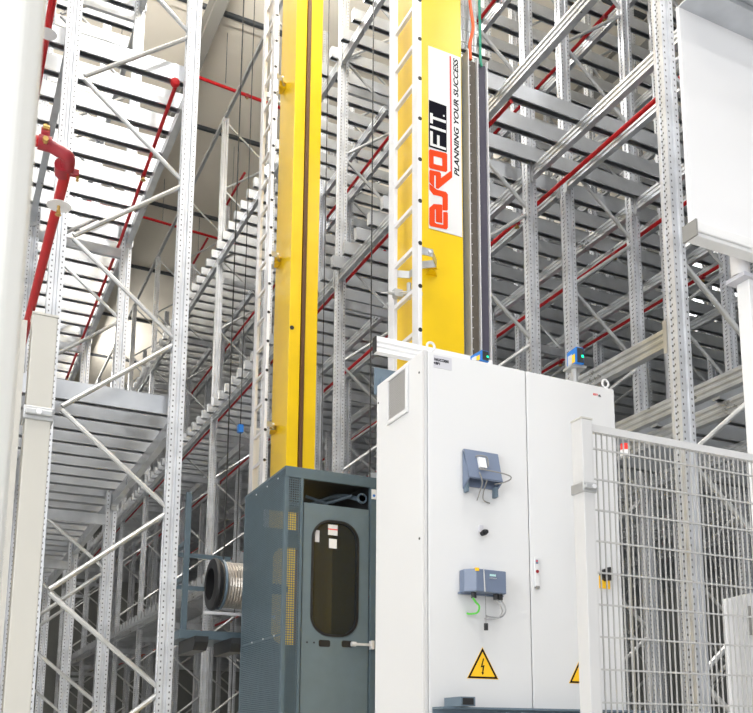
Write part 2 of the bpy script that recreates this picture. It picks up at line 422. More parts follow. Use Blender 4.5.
rel(MB().lathe([(.075, 0), (.07, .004), (.02, .012), (.012, .03)], 'z', (.455, 7.45, 7.33), 18), 'round_shield', M_ALU, t, smooth=True)

# ------------------------------------------------------------------ crane: chassis, masts, ladders
t = thing('crane_chassis', 'low yellow travelling base under the two masts', 'crane base', (3.3, 7, 0))
rel(MB().box(3.12, 3.50, 3.6, 10.6, .28, .95), 'base_beam', M_YEL, t, bevel=.01)
rel(MB().box(2.2, 3.12, 4.05, 4.70, 1.40, 1.595).box(2.3, 3.2, 4.3, 4.45, .7, 1.4), 'cabinet_bracket', M_CHAN, t)
rel(MB().box(3.50, 3.82, 6.0, 6.3, .90, 1.0), 'guide_bracket', M_CHAN, t)
rel(MB().box(2.47, 3.12, 7.15, 8.15, 1.25, 1.395).box(2.6, 3.2, 7.5, 7.8, .7, 1.25), 'cab_bracket', M_CHAN, t)
for y in (4.1, 10.1): rel(MB().lathe([(.1, -.06), (.26, -.06), (.26, .06), (.1, .06)], 'x', (3.31, y, .27), 24), 'wheel', M_ALU, t)
def mast(y, label):
    t = thing('crane_mast', label, 'mast', (3.31, y, .95))
    m = MB().prism([(3.168, y), (3.296, y), (3.296, y+.02), (3.35, y+.02), (3.35, y), (3.49, y), (3.49, y+.52), (3.168, y+.52)], 'z', .95, 15.2)
    rel(m, 'column', M_YEL, t, bevel=.006)
    return t
m1 = mast(9.1, 'yellow steel mast behind the grey cab, the farther of the two masts')
rel(MB().box(3.302, 3.342, 9.085, 9.12, .95, 15.2), 'guide_rail', M_RUST, m1)
rel(MB().lathe([(.024, 0), (.024, .004)], 'y', (3.197, 9.094, 6.02), 14), 'hole', M_BLK, m1)
m2 = mast_o = thing('crane_mast', 'yellow steel mast carrying the white lettered sign behind the control cabinet', 'mast', (3.31, 6, .95))
rel(MB().box(3.148, 3.525, 6.0, 6.52, .95, 15.2), 'column', M_YEL, m2, bevel=.006)
def ladder(x, yn, yf, z0, z1, pitch, rz0, label, brz, side_m):
    t = thing('ladder', label, 'ladder', (x, yn, z0))
    for y in (yn, yf):
        o = MB().box(x-.016, x+.016, y-.05, y+.05, z0, z1)
        rel(o, 'side_rail', M_ALU, t, bevel=.003)
    z = rz0-5*pitch; cnt = 0
    while z < z1-.1:
        if z > 3.0:
            rel(MB().box(x-.014, x+.014, yn, yf, z-.012, z+.018), 'rung', M_ALU, t)
            rel(MB().lathe([(.017, 0), (.017, .003)], 'y', (x-.0, yn-.053, z), 8), 'rung_plug', M_BLK, t); 
        z += pitch
    for zb in brz:   # bent strap from the ladder round to the mast
        if side_m < yn:      # far mast: the strap bolts to the mast's side
            pts = [(x+.016, yn), (x+.10, yn+.02), (x+.172, yn+.14), (x+.172, yf-.14), (x+.10, yf-.02), (x+.016, yf)]
            lug = [(x+.10, yn+.1), (x+.18, yn+.1), (x+.18, yn+.24), (x+.14, yn+.24)]
        else:                # near mast: the strap's corner bolts to a lug on the mast's front
            pts = [(x+.016, yn), (x+.13, yn+.0), (x+.228, yn+.12), (x+.140, yn+.19), (x+.125, yf-.04), (x+.016, yf)]
            lug = [(x+.205, side_m), (x+.30, side_m), (x+.235, side_m-.08), (x+.205, side_m-.08)]
        q = MB()
        off = []
        for k_, p_ in enumerate(pts):
            a_ = pts[max(k_-1, 0)]; b_ = pts[min(k_+1, len(pts)-1)]
            d = Vector((b_[0]-a_[0], b_[1]-a_[1])).normalized(); off.append(Vector((-d.y, d.x))*.004)
        q.prism([(p_[0]+o_.x, p_[1]+o_.y) for p_, o_ in zip(pts, off)]+[(p_[0]-o_.x, p_[1]-o_.y) for p_, o_ in reversed(list(zip(pts, off)))], 'z', zb-.03, zb+.03)
        rel(q, 'strap', G_BEAM, t)
        rel(MB().prism(lug, 'z', zb+.028, zb+.034), 'lug', M_YEL, t)
        rel(MB().prism(lug, 'z', zb-.034, zb-.028), 'lug', M_YEL, t)
        rel(MB().lathe([(.013, 0), (.013, -.012)], 'y', (x+.10, yn-.006, zb), 6), 'bolt', M_ALU, t)
    return t
la = ladder(2.985, 5.76, 6.17, 1.0, 15., .341, 4.563, 'aluminium ladder up the mast with the white sign', [5.22, 8.55], 6.0)
rel(MB().box(2.95, 3.02, 6.06, 6.11, 4.98, 5.04).tube((2.9, 6.08, 5.0), (3.1, 6.08, 5.02), .013, 8).tube((3.03, 5.98, 4.93), (3.03, 5.98, 5.06), .018, 8).tube((2.9, 6.2, 5.05), (3.03, 6.0, 5.0), .006, 6).box(3.02, 3.13, 5.95, 6.0, 4.97, 5.0), 'clamp', G_TUBE, la)
lb = ladder(2.985, 9.31, 9.67, 1.0, 15., .333, 4.89, 'aluminium ladder up the mast behind the grey cab', [9.15, 6.95, 4.98], 9.1)
# conduit strip next to far ladder
t = thing('power_rail', 'white upright rail below the ladder behind the cab', 'rail', (3.05, 9.92, 0))
rel(MB().box(3.03, 3.075, 9.90, 9.95, 0, 5.14).box(3.085, 3.125, 9.90, 9.95, 0, 5.12), 'rail', M_SIGNW, t)
# sign on the near mast -------------------------------------------------
sg = thing('sign', 'white sign with orange and black lettering read sideways, fixed to the near yellow mast', 'sign', (3.36, 5.998, 5.57))
rel(MB().box(3.212, 3.512, 5.994, 5.9995, 5.575, 7.185), 'panel', M_SIGNW, sg)
YS = 5.993
def zpx(v): return 5.575+(229.5-v)*(7.166-5.576)/(228-48)    # height of a row on the sign (v measured along its left edge)
def xs(u): return 3.212+u*.300
sf = []
def rect(m, u0, u1, a, b): m.box(xs(u0), xs(u1), YS-.0015, YS, min(a, b), max(a, b))
zz = lambda r: 5.575+r*1.61        # r = 0 bottom .. 1 top of sign
def poly(m, pts): m.prism([(xs(u), zz(r)) for u, r in pts], 'y', YS-.0015, YS)
for nm, pts in (
  ('letter_e', [(.007,.106),(.137,.1335),(.367,.142),(.397,.1404),(.393,.0435),(.2,.0415),(.2,.1081),(.173,.1062),(.17,.036),(.217,.033),(.42,.036),(.423,.105),(.53,.1106),(.563,.1075),(.56,.0291),(.517,.0168),(.043,.0107),(.007,.0202)]),
  ('letter_u', [(.01,.236),(.01,.205),(.13,.1826),(.37,.1851),(.407,.1807),(.403,.1144),(.53,.1174),(.563,.1243),(.567,.2069),(.51,.218),(.23,.2153)]),
  ('letter_r', [(.013,.3046),(.033,.3117),(.317,.3161),(.363,.3087),(.363,.2851),(.667,.3416),(.703,.341),(.703,.3068),(.277,.2217),(.203,.2228),(.207,.2901),(.16,.2888),(.157,.2225),(.01,.2441)])):
    m = MB(); poly(m, pts); rel(m, nm, M_ORG, sg)
m = MB()
ring_pts_o = [(.003,.4137),(.037,.4231),(.52,.4304),(.557,.4242),(.553,.3353),(.513,.3257),(.037,.3195),(.003,.3255)]
ring_pts_i = [(.143,.3901),(.150,.3930),(.395,.395),(.403,.390),(.403,.3562),(.395,.3522),(.150,.3500),(.143,.3530)]
ov = [(xs(u), zz(r)) for u, r in ring_pts_o]; iv = [(xs(u), zz(r)) for u, r in ring_pts_i]; n8 = 8
m.poly([(p[0], YS-.0015, p[1]) for p in ov+iv]+[(p[0], YS, p[1]) for p in ov+iv],
  [f for i in range(n8) for f in ((i, (i+1) % n8, n8+(i+1) % n8, n8+i), (16+i, 16+n8+i, 16+n8+(i+1) % n8, 16+(i+1) % n8), (i, 16+i, 16+(i+1) % n8, (i+1) % n8), (n8+i, n8+(i+1) % n8, 16+n8+(i+1) % n8, 16+n8+i))])
rel(m, 'letter_o', M_ORG, sg)
bk = MB(); poly(bk, [(.006, .436), (.54, .436), (.545, .692), (.008, .694)]); rel(bk, 'black_block', M_INK, sg)
YS -= .0018
for nm, rects in (('letter_f', [(.037, .515, .4445, .458), (.037, .118, .458, .524), (.247, .323, .458, .513)]), ('letter_i', [(.037, .52, .540, .5545)]), ('letter_t', [(.037, .121, .568, .624), (.121, .52, .594, .609)])):
    m = MB()
    for a_, b_, c_, d_ in rects: m.box(xs(a_), xs(b_), YS-.0015, YS, zz(c_), zz(d_))
    rel(m, nm, M_SIGNW, sg)
rel(MB().lathe([(.008, 0), (.008, -.001)], 'y', (xs(.46), YS, zz(.632)), 10), 'mark', M_SIGNW, sg)
YS += .0018
rl = MB(); poly(rl, [(.655, .342), (.703, .342), (.700, .985), (.652, .985)]); rel(rl, 'red_line', M_RLINE, sg)
text_obj('PLANNING YOUR SUCCESS', 'slogan', .062, M_INK, sg, (xs(.855)-3.36, YS-5.998, zz(.650)-5.57), (PI/2, -PI/2, 0), .0006, shear=.2, width=1.06, bold=.0014)

# grey cable guide beside near mast
t = thing('cable_guide', 'pair of dark upright cable profiles beside the near yellow mast', 'cable guide', (3.7, 6.1, 1.0))
rel(MB().box(3.53, 3.618, 6.15, 6.215, 1., 7.34), 'back_strip', M_CHAN, t)
rel(MB().box(3.620, 3.627, 6.05, 6.15, 1., 7.35), 'edge_strip', M_ALU, t)
rel(MB().box(3.63, 3.695, 6.06, 6.25, 1., 7.25), 'taupe_profile', M_GUIDE, t)
rel(MB().box(3.703, 3.711, 6.04, 6.25, 1., 7.28), 'edge_strip', M_ALU, t)
rel(MB().box(3.715, 3.79, 6.06, 6.25, 1., 7.25), 'violet_profile', M_GUIDE2, t)
rel(MB().box(3.795, 3.804, 6.04, 6.25, 1., 7.28), 'edge_strip', M_ALU, t)
sc_ = MB()
z = 4.5
while z < 7.2:
    sc_.lathe([(.004, 0), (.004, -.003)], 'y', (3.64, 6.06, z), 6).lathe([(.004, 0), (.004, -.003)], 'y', (3.72, 6.06, z), 6); z += .09
rel(sc_, 'screw', M_ALU, t)
t = thing('cable_tray', 'wire cable tray hanging above the dark cable profiles', 'cable tray', (3.7, 6.25, 7.4))
m = MB()
for i in range(8): m.tube((3.60+.028*i, 6.2, 7.42), (3.60+.028*i, 6.2, 15), .004, 5)
z = 7.42
while z < 10: m.tube((3.59, 6.2, z), (3.81, 6.2, z), .004, 5); z += .12
rel(m, 'wire', G_TUBE, t)
rel(MB().box(3.59, 3.81, 6.22, 6.23, 7.35, 15), 'back_plate', G_BEAM, t)
rel(MB().tube((3.52, 6.15, 7.40), (3.86, 6.1, 7.37), .012, 6, M_BLK), 'clamp_bar', M_BLK, t)
tag(MB().path([(3.64, 6.12, 8.3), (3.68, 6.10, 7.8), (3.69, 6.08, 7.6), (3.66, 6.08, 7.45), (3.65, 6.07, 7.36), (3.655, 6.07, 7.27)], .014, 8).obj('cable', M_CABLEO, smooth=True), 'orange cable hanging into the dark cable profiles', 'cable')
tag(MB().path([(3.78, 6.12, 8.0), (3.77, 6.10, 7.6), (3.74, 6.05, 7.3), (3.745, 6.04, 7.22)], .012, 8).obj('cable', M_CABLET, smooth=True), 'green cable hanging into the dark cable profiles', 'cable')

# ropes
for x, y, z0, lab in ((2.515, 9.0, 2.95, 'thin dark rope hanging to the wire drum left of the cab'), (4.087, 9.0, .0, 'thin dark rope between the two masts'),
                  (3.60, 9.2, .0, 'thin dark rope just right of the farther yellow mast'), (2.635, 8.99, .0, 'thin rope left of the farther ladder')):
    tag(MB().tube((x, y, z0), (x, y, ZC), .007 if x > 4 or x < 2.6 else .005, 6).obj('hoist_rope', M_ROPE), lab, 'rope')
tag(MB().box(2.61, 2.66, 8.96, 9.02, 4.72, 4.80).obj('blue_sensor', M_BLUE), 'small blue box beside the rope left of the farther ladder', 'sensor')

# wire drum and platform left of the cab
t = thing('wire_drum', 'wire drum with black flange beside the grey cab', 'drum', (2.3, 8.4, 3.0))
cx = (2.27, 8.45, 3.05)
rel(MB().lathe([(.15, .35), (.15, -.03), (.18, -.035), (.235, -.02), (.245, 0), (.235, .03), (.20, .05)], 'x', cx, 32), 'flange', M_BLK, t, smooth=True)
pr = [(.205, .05)]
for i in range(14): pr += [(.215, .06+.026*i), (.205, .073+.026*i)]
rel(MB().lathe([(.232, .055), (.232, .075), (.205, .08)], 'x', cx, 32), 'edge_ring', M_CHAN, t, smooth=True)
rel(MB().lathe(pr+[(.1, .45)], 'x', cx, 32), 'winding', M_COPPER, t)
rel(MB().tube((cx[0]+.2, cx[1], cx[2]), (cx[0]+.7, cx[1], cx[2]), .05, 14), 'axle', M_DARK, t)
rel(MB().box(2.18, 2.85, 8.38, 8.42, 2.765, 2.79), 'support_bar', M_ALU, t)
t = thing('service_platform', 'small slate grey platform with handrail below the wire drum', 'platform', (2.2, 8.5, 2.55))
rel(MB().box(1.98, 2.85, 8.45, 9.1, 2.54, 2.62), 'deck', M_CAB, t, bevel=.004)
for x in (2.12, 2.45): rel(MB().prism([(8.2, 2.49), (8.26, 2.42), (8.8, 2.42), (8.8, 2.54), (8.2, 2.54)], 'x', x-.06, x+.06), 'support_foot', M_DARK, t)
rel(MB().box(2.0, 2.05, 8.48, 8.52, 2.62, 3.9), 'rail_post', M_CAB, t)
rel(MB().box(2.0, 2.05, 9.05, 9.1, 2.62, 3.9), 'rail_post', M_CAB, t)
for z in (3.42, 3.1): rel(MB().box(2.0, 2.6, 9.05, 9.08, z-.02, z+.02).box(2.0, 2.04, 8.5, 9.08, z-.02, z+.02), 'handrail', M_CAB, t)

# ------------------------------------------------------------------ the cab
t = thing('operator_cab', 'slate grey operator cab with mesh sides and a door with a tall window', 'cab', (2.9, 7.1, 1.4))
CX0, CX1, CY0, CY1, CZ0, CZ1 = 2.47, 3.29, 7.1, 8.2, 1.4, 3.845
fr = MB()
fr.box(CX0, CX0+.035, CY0, CY0+.035, CZ0, CZ1).box(2.605, 2.63, CY0, CY0+.03, CZ0, CZ1).box(3.235, CX1, CY0, CY0+.05, CZ0, CZ1).box(CX0, CX0+.035, CY1-.035, CY1, CZ0, CZ1).box(CX1-.035, CX1, CY1-.035, CY1, CZ0, CZ1)
fr.box(CX0, CX1, CY0-.003, CY0+.03, 3.755, CZ1).box(CX0-.002, CX0+.03, CY0, CY1, CZ1-.025, CZ1).box(CX0, CX1, CY0, CY1, CZ0, CZ0+.04).box(CX0, CX0+.012, CY0, CY1, 2.46, 2.475)
rel(fr, 'frame', M_CAB, t, bevel=.003)
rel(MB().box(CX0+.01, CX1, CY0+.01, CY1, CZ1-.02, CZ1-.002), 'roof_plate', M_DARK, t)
g = MB()
x = CX0+.045
while x < 2.605: g.box(x-.0035, x+.0035, CY0+.004, CY0+.007, CZ0, 3.755); x += .0195
z = CZ0
while z < 3.75: g.box(CX0+.03, 2.61, CY0+.002, CY0+.005, z-.0035, z+.0035); z += .0195
rel(g, 'front_mesh', M_CAB, t)
g = MB(); y = CY0+.04
while y < CY1-.03: g.box(CX0+.002, CX0+.004, y-.0030, y+.0030, CZ0, CZ1-.02); y += .0165
z = CZ0
while z < CZ1-.03: g.box(CX0+.001, CX0+.003, CY0+.03, CY1-.03, z-.0042, z+.0042); z += .0165
rel(g, 'side_mesh', M_CAB, t)
rv = MB()
for y in (7.28, 7.56, 7.86): rv.lathe([(.009, 0), (.007, -.004)], 'x', (CX0, y, 2.468), 8).lathe([(.009, 0), (.007, -.004)], 'x', (CX0, y, 3.78), 8)
rel(rv, 'rivet', M_ALU, t)
def rrect(x0, x1, z0, z1, r, n=8):
    pts = []
    for cx_, cz_, a0 in ((x1-r, z1-r, 0), (x0+r, z1-r, PI/2), (x0+r, z0+r, PI), (x1-r, z0+r, 1.5*PI)):
        for i in range(n+1):
            a = a0+PI/2*i/n; pts.append((cx_+r*math.cos(a), cz_+r*math.sin(a)))
    return pts
def ring(m, outer, inner, ya, yb):
    """wall panel between two outlines (same count) extruded along y"""
    n = len(outer)
    vs = [(p[0], ya, p[1]) for p in outer]+[(p[0], ya, p[1]) for p in inner]+[(p[0], yb, p[1]) for p in outer]+[(p[0], yb, p[1]) for p in inner]
    fs = []
    for i in range(n):
        j = (i+1) % n
        fs += [(i, j, n+j, n+i), (2*n+i, 3*n+i, 3*n+j, 2*n+j), (i, 2*n+i, 2*n+j, j), (n+i, n+j, 3*n+j, 3*n+i)]
    m.poly(vs, fs)
def panel_hole(m, x0, x1, z0, z1, inner, ya, yb):
    k = len(inner)//4; outer = []
    cor = [(x1, z1), (x0, z1), (x0, z0), (x1, z0)]
    for i in range(4):
        for q in range(k): outer.append(cor[i])
    ring(m, outer, inner, ya, yb)
dx0, dx1, dz0, dz1 = 2.64, 3.225, 1.45, 3.56
DY = CY0+.015
inn = rrect(2.722, 3.125, 2.475, 3.425, .16)
dr = MB(); panel_hole(dr, dx0, dx1, dz0, dz1, inn, DY, DY+.035)
d = rel(dr, 'door', M_CABL, t)
rg = MB(); ring(rg, rrect(2.712, 3.135, 2.465, 3.435, .17), rrect(2.732, 3.115, 2.485, 3.415, .15), DY-.008, DY+.01)
def sub(m, name, mat, par, top, **k):
    o = top.location; m.v = [(v[0]-o[0], v[1]-o[1], v[2]-o[2]) for v in m.v]; return m.obj(name, mat, par, **k)
sub(rg, 'window_seal', M_BLK, d, t)
sub(MB().prism(inn, 'y', DY+.012, DY+.018), 'window_pane', M_GLASS, d, t)
sub(MB().prism(rrect(2.79, 2.89, 2.38, 2.435, .015, 3), 'y', DY-.002, DY+.002), 'recessed_grip', M_BLK, d, t)
sub(MB().prism(rrect(2.99, 3.09, 2.385, 2.44, .015, 3), 'y', DY-.002, DY+.002), 'recessed_grip', M_BLK, d, t)
sub(MB().box(3.08, 3.255, DY-.05, DY-.025, 2.40, 2.42).box(3.232, 3.258, DY-.06, DY-.01, 2.375, 2.445).tube((3.06, DY-.04, 2.41), (3.1, DY-.04, 2.41), .02, 8), 'latch', M_ALU, d, t)
sub(MB().lathe([(.008, 0), (.008, -.002)], 'y', (2.69, DY, 2.41), 8).lathe([(.008, 0), (.008, -.002)], 'y', (2.75, DY, 2.41), 8), 'screw', M_BLK, d, t)
# interior
bw = MB(); panel_hole(bw, CX0+.03, CX1-.03, 2.35, 3.46, rrect(2.74, 3.22, 2.5, 3.40, .12), CY1-.03, CY1-.015)
panel_hole(bw, CX0+.03, CX1-.03, 3.46, CZ1, rrect(2.64, 3.22, 3.57, 3.74, .01), CY1-.03, CY1-.015)
bw.box(CX0+.03, CX1-.03, CY1-.03, CY1-.015, CZ0, 2.35)
rel(bw, 'back_wall', M_CAB, t)
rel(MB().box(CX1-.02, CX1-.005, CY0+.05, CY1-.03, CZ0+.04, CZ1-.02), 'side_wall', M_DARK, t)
sub(MB().box(2.86, 2.945, DY+.0095, DY+.0105, 3.31, 3.40, M_SIGNW).box(2.86, 2.945, DY+.009, DY+.0095, 3.355, 3.365, M_RLINE), 'notice', None, d, t)
sub(MB().box(2.87, 2.94, DY+.0095, DY+.0105, 3.20, 3.28), 'notice', M_SIGNW, d, t)
sub(MB().box(2.745, 2.785, DY+.0095, DY+.0105, 3.24, 3.34), 'notice', M_LABEL, d, t)
rel(MB().lathe([(.045, 0), (.045, .02), (.03, .02), (.03, 0)], 'y', (3.20, CY0+.1, 3.68), 20).path([(3.2, CY0+.15, 3.68), (3.1, 7.5, 3.76), (2.9, 7.7, 3.70), (2.75, 7.9, 3.74)], .02, 8).path([(3.15, 7.3, 3.72), (2.95, 7.4, 3.65), (2.8, 7.5, 3.72)], .014, 8), 'hose', M_CHAN, t, smooth=True)
rel(MB().box(3.24, 3.283, CY0-.006, CY0, 3.655, 3.74), 'label_plate', M_SIGNW, t)
rel(MB().lathe([(.012, 0), (.012, -.002)], 'y', (3.262, CY0-.006, 3.685), 12), 'label_dot', M_BLUE, t)

# ------------------------------------------------------------------ control cabinet
t = thing('control_cabinet', 'tall white two-door electrical control cabinet with warning triangles', 'cabinet', (2.77, 4.07, 1.6))
KX0, KX1, KY0, KY1, KZ0, KZ1 = 2.148, 3.385, 4.07, 4.645, 1.6, 3.612
rel(MB().box(KX0, KX1, KY0+.022, KY1, KZ0, KZ1), 'body', M_WHITE, t, bevel=.006)
rel(MB().box(KX0+.003, KX0+.019, KY0+.004, KY0+.022, KZ0, KZ1-.004), 'corner_strip', M_FENCE, t)
SX = 2.775
d1 = rel(MB().box(KX0+.024, SX-.003, KY0, KY0+.02, KZ0+.01, KZ1-.004), 'door', M_WHITE, t, bevel=.004)
d2 = rel(MB().box(SX+.003, KX1-.004, KY0, KY0+.02, KZ0+.01, KZ1-.004), 'door', M_WHITE, t, bevel=.004)
rel(MB().box(SX-.003, SX+.003, KY0+.012, KY0+.022, KZ0+.01, KZ1-.004), 'door_gap', M_BLK, t)
def eye(x):
    m = MB(); pts = []
    for i in range(17):
        a = -PI/2+2*PI*i/16; pts.append((x+.022*math.cos(a), KY0+.03, KZ1+.035+.022*math.sin(a)))
    m.path(pts, .0065, 8).tube((x, KY0+.03, KZ1), (x, KY0+.03, KZ1+.014), .014, 10)
    rel(m, 'lifting_eye', M_WHITE, t, smooth=True)
eye(2.205); eye(3.345)
v = MB()
VX = KX0
vf = [(4.275, 3.335), (4.545, 3.335), (4.545, 3.60), (4.275, 3.60)]
def frame_x(m, y0, y1, z0, z1, w, xa, xb):
    m.box(xa, xb, y0, y1, z0, z0+w).box(xa, xb, y0, y1, z1-w, z1).box(xa, xb, y0, y0+w, z0+w, z1-w).box(xa, xb, y1-w, y1, z0+w, z1-w)
frame_x(v, 4.24, 4.49, 3.325, 3.595, .022, VX-.014, VX)
vo = rel(v, 'vent', M_WHITE, t, bevel=.003)
sv = MB(); sv.box(VX-.002, VX, 4.26, 4.47, 3.347, 3.573, M_BLK)
z = 3.352
while z < 3.57: sv.box(VX-.008, VX-.002, 4.26, 4.47, z, z+.004, M_GRILLE); z += .010
y = 4.27
while y < 4.465: sv.box(VX-.009, VX-.002, y, y+.003, 3.347, 3.573, M_GRILLE); y += .014
sub(sv, 'grille', None, vo, t)
rel(MB().lathe([(.006, 0), (.006, -.003)], 'x', (KX0, 4.12, 3.50), 8).lathe([(.006, 0), (.006, -.003)], 'x', (KX0, 4.62, 3.50), 8).lathe([(.007, 0), (.007, -.003)], 'x', (KX0, 4.12, 2.62), 8), 'screw', M_BLK, t)
lp_ = rel(MB().box(2.205, 2.312, KY0-.0015, KY0, 3.522, 3.590), 'label_plate', M_LABEL, t)
def text_on(txt, name, size, mat, par, top, x, y, z, **kw):
    o = top.location; return text_obj(txt, name, size, mat, par, (x-o[0], y-o[1], z-o[2]), **kw)
text_on('HAUCCR001', 'text', .021, M_INK, lp_, t, 2.252, KY0-.002, 3.566, width=.085, bold=.0008)
text_on('+BF1', 'text', .019, M_INK, lp_, t, 2.224, KY0-.002, 3.545, bold=.0008)
text_on('RITT', 'logo', .016, M_RLINE, d2, t, 3.246, KY0-.001, 3.553, bold=.0006)
text_on('AL', 'logo', .016, M_INK, d2, t, 3.276, KY0-.001, 3.551, bold=.0008)
# key lock on left door
rel(MB().box(2.462, 2.485, KY0-.012, KY0, 2.675, 2.71, M_LABEL).tube((2.485, KY0-.03, 2.672), (2.485, KY0, 2.672), .015, 12, M_BLK).tube((2.485, KY0-.045, 2.672), (2.485, KY0-.03, 2.672), .011, 10, M_BLK), 'key_lock', None, t)
# second door hinge strip / lock plate
hp = rel(MB().box(2.797, 2.826, KY0-.012, KY0, 2.415, 2.575), 'lock_plate', M_WHITE, t, bevel=.003)
sub(MB().box(2.803, 2.818, KY0-.014, KY0-.012, 2.538, 2.56, M_DEV).box(2.806, 2.814, KY0-.0145, KY0-.013, 2.548, 2.556, M_RLINE), 'sticker', None, hp, t)
sub(MB().lathe([(.009, 0), (.009, -.004)], 'y', (2.812, KY0-.012, 2.497), 12), 'lock', M_DRED, hp, t)
sub(MB().box(2.80, 2.823, KY0-.016, KY0, 2.407, 2.420), 'foot', M_VENT, hp, t)
# main switch on the right door
rel(MB().box(3.225, 3.295, KY0-.006, KY0, 2.44, 2.51, M_SIGNY).tube((3.262, KY0-.03, 2.515), (3.262, KY0, 2.515), .034, 18, M_BLK).box(3.250, 3.274, KY0-.06, KY0-.03, 2.48, 2.55, M_BLK), 'main_switch', None, t)
def triangle(cx_, cz, s, par):
    """yellow warning triangle with black border and lightning bolt"""
    h = s*math.sqrt(3)/2
    def tri(k): return [(cx_-s/2*k, cz-h/3*k), (cx_+s/2*k, cz-h/3*k), (cx_, cz+2*h/3*k)]
    p = rel(MB().prism(tri(1.0), 'y', KY0-.001, KY0), 'warning_triangle', M_SIGNY, par)
    rg = MB(); ring(rg, tri(.95), tri(.78), KY0-.002, KY0-.001); sub(rg, 'border', M_INK, p, par)
    b_ = [(.02, .30), (-.075, .02), (.0, .045), (-.02, -.12), (-.05, -.11), (-.01, -.20), (.04, -.13), (.012, -.125), (.06, .10), (-.015, .075), (.05, .29)]
    sub(MB().prism([(cx_+x_*s*.9, cz+z_*s*.9) for x_, z_ in b_], 'y', KY0-.002, KY0-.001), 'lightning_bolt', M_INK, p, par)
triangle(2.4765, 1.978, .185, t)
triangle(3.095, 1.972, .185, t)

# bracket holder on left door
h = hbr = thing('handheld_bracket', 'blue grey metal holder with wire hook high on the left cabinet door', 'bracket', (2.48, 4.06, 3.0))
hb = MB()
q0, q1 = 4.01, 4.06
hb.prism([(q1, 3.115), (q0+.03, 3.11), (q0-.01, 2.955), (q0-.002, 2.948), (q0+.038, 3.104), (q1, 3.107)], 'x', 2.372, 2.572)
hb.poly([(2.372, 4.066, 3.11), (2.372, 4.0, 2.95), (2.372, 4.066, 2.905), (2.380, 4.066, 3.11), (2.380, 4.0, 2.95), (2.380, 4.066, 2.905)], [(0, 1, 2), (3, 5, 4), (0, 3, 4, 1), (1, 4, 5, 2), (0, 2, 5, 3)])
hb.poly([(2.566, 4.066, 3.11), (2.570, 4.0, 2.95), (2.566, 4.066, 2.905), (2.572, 4.066, 3.11), (2.576, 4.0, 2.95), (2.572, 4.066, 2.905)], [(0, 1, 2), (3, 5, 4), (0, 3, 4, 1), (1, 4, 5, 2), (0, 2, 5, 3)])
rel(hb, 'plate', M_DEV, h)
rel(MB().box(2.378, 2.392, 4.035, 4.068, 2.885, 2.93), 'foot', M_CHAN, h)
rel(MB().box(2.55, 2.567, 4.035, 4.068, 2.875, 2.93), 'foot', M_CHAN, h)
rel(MB().box(2.385, 2.57, 4.060, 4.066, 2.92, 3.0), 'back_plate', M_DEV, h)
rel(MB().prism([(4.03, 3.07), (4.012, 3.068), (3.994, 3.010), (4.02, 3.010)], 'x', 2.437, 2.477), 'cutout', M_SIGNW, h)
hk = MB().path([(2.452, 4.03, 3.09), (2.452, 4.015, 3.095), (2.505, 4.01, 3.093), (2.507, 4.0, 3.04)], .0035, 6)
hk.path([(2.445, 3.99, 3.018), (2.56, 3.97, 3.006), (2.615, 3.965, 2.995), (2.622, 3.97, 2.98), (2.60, 4.0, 2.968), (2.56, 4.03, 2.96)], .0035, 6)
hk.path([(2.447, 3.99, 3.0), (2.47, 4.0, 2.95), (2.47, 4.04, 2.89), (2.47, 4.055, 2.87)], .0035, 6).path([(2.50, 4.0, 2.97), (2.50, 4.04, 2.91), (2.51, 4.055, 2.875), (2.55, 4.06, 2.865)], .0035, 6)
hk.v = [(v[0]-.02, v[1], v[2]-.02) for v in hk.v]
rel(hk, 'wire_hook', M_VENT, h, smooth=True)
hbr.location.z -= .012; hbr.location.x -= .003
# device box with glands and cables
h = thing('connection_box', 'blue grey connection box with short hanging cables on the left cabinet door', 'junction box', (2.48, 4.07, 2.41))
rel(MB().prism([(2.345, 4.068), (2.345, 4.02), (2.39, 3.975), (2.570, 3.985), (2.578, 4.0), (2.585, 4.068)], 'z', 2.350, 2.465), 'housing', M_DEV, h, bevel=.004)
rel(MB().box(2.335, 2.595, 4.05, 4.068, 2.344, 2.352), 'base_lip', M_DEV, h)
rel(MB().box(2.385, 2.405, 3.972, 3.99, 2.452, 2.468), 'yellow_tab', M_SIGNY, h)
rel(MB().prism([(2.430, 2.466), (2.434, 2.466), (2.440, 2.35), (2.434, 2.35)], 'y', 3.972, 3.975), 'seam', M_FENCE, h)
text_on('SIEMENS', 'text', .0135, flat('teal_print', (.5, .75, .75), .5), h, h, 2.485, 3.975, 2.436, width=.036, bold=.001)
text_on('CONNECTION BOX', 'text', .008, M_LABEL, h, h, 2.485, 3.975, 2.421, width=.046)
for x in (2.40, 2.53, 2.555): rel(MB().tube((x, 4.02, 2.35), (x, 4.02, 2.322), .014, 10), 'cable_gland', M_BLK, h)
rel(MB().path([(2.39, 4.02, 2.33), (2.405, 4.01, 2.30), (2.425, 4.01, 2.28), (2.42, 4.02, 2.25), (2.395, 4.05, 2.245), (2.39, 4.069, 2.25)], .005, 8), 'green_cable', M_CABLEG, h, smooth=True)
rel(MB().path([(2.53, 4.02, 2.33), (2.55, 4.01, 2.29), (2.56, 4.01, 2.26), (2.545, 4.03, 2.23), (2.50, 4.06, 2.225), (2.49, 4.069, 2.23)], .004, 8), 'grey_cable', M_CABLEW, h, smooth=True)
rel(MB().path([(2.555, 4.02, 2.33), (2.575, 4.01, 2.29), (2.578, 4.01, 2.26), (2.56, 4.03, 2.235), (2.51, 4.06, 2.24), (2.50, 4.069, 2.245)], .004, 8), 'grey_cable', M_CABLEW, h, smooth=True)
